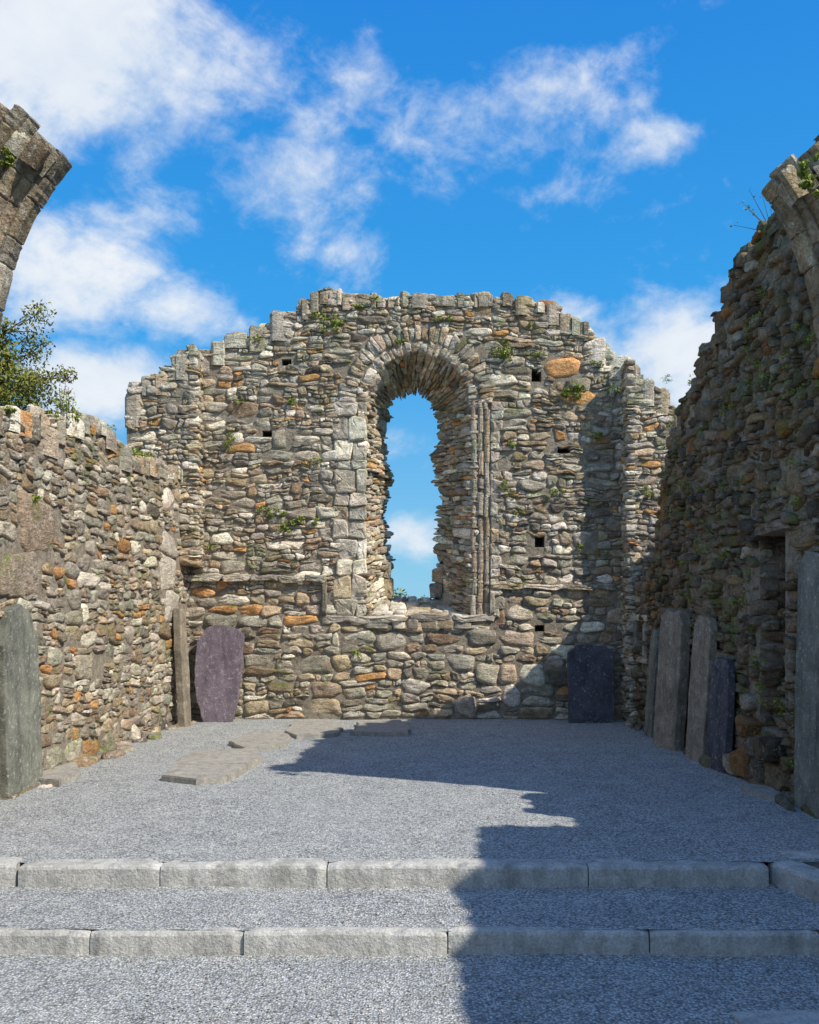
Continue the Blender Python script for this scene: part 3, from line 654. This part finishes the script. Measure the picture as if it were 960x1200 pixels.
e=empty('wall_shrub'); mesh_arrays('twigs',V,Q,[],C,M_bark,e); leaves('leaves',cs,[.05]*12,60,.016,M_fern,e)
cs=[];rs_=[]
for i in range(240):
    x=-70+i*.6; cs.append((x,85+random.uniform(-3,3),.8+random.uniform(0,2.0)+.5*math.sin(i*.35))); rs_.append(random.uniform(.7,1.4))
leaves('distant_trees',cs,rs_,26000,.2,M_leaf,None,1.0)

# ------------------------------------------------------------ CAMERA
cam=bpy.data.cameras.new('camera'); co=link(bpy.data.objects.new('camera',cam)); co.location=(0,0,EYE); co.rotation_euler=(math.radians(90),0,0)
cam.sensor_width=36; cam.sensor_fit='AUTO'; cam.lens=F/1200*36; cam.shift_y=115/1200; cam.shift_x=-10/1200; cam.clip_end=3000; cam.clip_start=.05
S.camera=co
# ------------------------------------------------------------ LIGHT
tr=Vector((-.86,.53,-1)).normalized()
sun=bpy.data.lights.new('sun','SUN'); sun.energy=5; sun.angle=math.radians(.5); sun.color=(1,.945,.84)
so=link(bpy.data.objects.new('sun',sun)); so.rotation_euler=tr.to_track_quat('-Z','Y').to_euler(); so.location=(8,-5,12)
w=bpy.data.worlds.new('World'); S.world=w; w.use_nodes=True; nt=w.node_tree; bg=nt.nodes['Background']
sky=nt.nodes.new('ShaderNodeTexSky'); sky.sky_type='NISHITA'; sky.sun_disc=False; sky.sun_elevation=math.radians(44.7); sky.sun_rotation=math.radians(121.6)
sky.air_density=1.0; sky.dust_density=.3; sky.ozone_density=3.0
D=nt.nodes.new('ShaderNodeTexCoord').outputs['Generated']
sp=nt.nodes.new('ShaderNodeSeparateXYZ'); nt.links.new(D,sp.inputs[0])
g1=mix(nt,rng(nt,sp.outputs[2],0,.28,0,1),(1.6,4.3,6.2),(.15,2.75,6.5)); g2=mix(nt,rng(nt,sp.outputs[2],.28,.6,0,1),g1,(.04,1.75,5.8))
skyc=mix(nt,.85,sky.outputs[0],g2)
def vm(op,a,b):
    n=nt.nodes.new('ShaderNodeVectorMath'); n.operation=op
    for i,v in enumerate((a,b)):
        if hasattr(v,'links'): nt.links.new(v,n.inputs[i])
        else: n.inputs[i].default_value=v
    return n
blobs=[(80,50,220,150,1.3),(60,330,190,100,.95),(110,450,110,70,1.25),(330,230,140,85,.68),(200,240,120,55,.5),(575,125,200,55,.55),(450,110,90,50,.45),(785,160,80,30,.66),(800,420,140,85,1.15),(485,625,70,38,1.2),(690,130,70,45,.42),(180,360,110,50,.8),(400,290,60,35,.5),(660,370,80,40,.6),(490,215,80,35,.36),(470,520,60,30,.4)]
mask=None
for px_,py_,sx,sy,amp in blobs:
    C0=Vector(((px_-CX)/F,1,(HY-py_)/F)); l=C0.length; C0.normalize()
    q=vm('SUBTRACT',D,tuple(C0)); q=vm('MULTIPLY',q.outputs[0],(F*l/sx,F*l/max(sx,sy)*.7,F*l/sy)); L=vm('LENGTH',q.outputs[0],(0,0,0)).outputs['Value']
    m=rng(nt,L,0,1.45,amp,0,True)
    mask=m if mask is None else mth(nt,'MAXIMUM',mask,m)
mask=mth(nt,'MAXIMUM',mask,rng(nt,sp.outputs[1],.5,-.1,0,.5))  # unseen cloud cover added behind the camera as white fill light
mp=nt.nodes.new('ShaderNodeMapping'); mp.inputs['Scale'].default_value=(1,1,1.4); mp.inputs['Rotation'].default_value=(0,math.radians(-22),0); nt.links.new(D,mp.inputs['Vector'])
n1=noise(nt,mp.outputs[0],7.5,9,.6,.25); n2=noise(nt,mp.outputs[0],24,7,.64,.3)
den=mth(nt,'ADD',mask,mth(nt,'ADD',mth(nt,'MULTIPLY',mth(nt,'SUBTRACT',n1,.5),2.0),mth(nt,'MULTIPLY',mth(nt,'SUBTRACT',n2,.5),.9)))
cl=rng(nt,den,.18,1.1,0,1,True)
ccol=mix(nt,rng(nt,n1,.35,.7),(5.5,6.1,6.8),(7.0,7.1,7.2))
fin=mix(nt,mth(nt,'MULTIPLY',cl,.95),skyc,ccol)
nt.links.new(fin,bg.inputs['Color']); bg.inputs['Strength'].default_value=.135
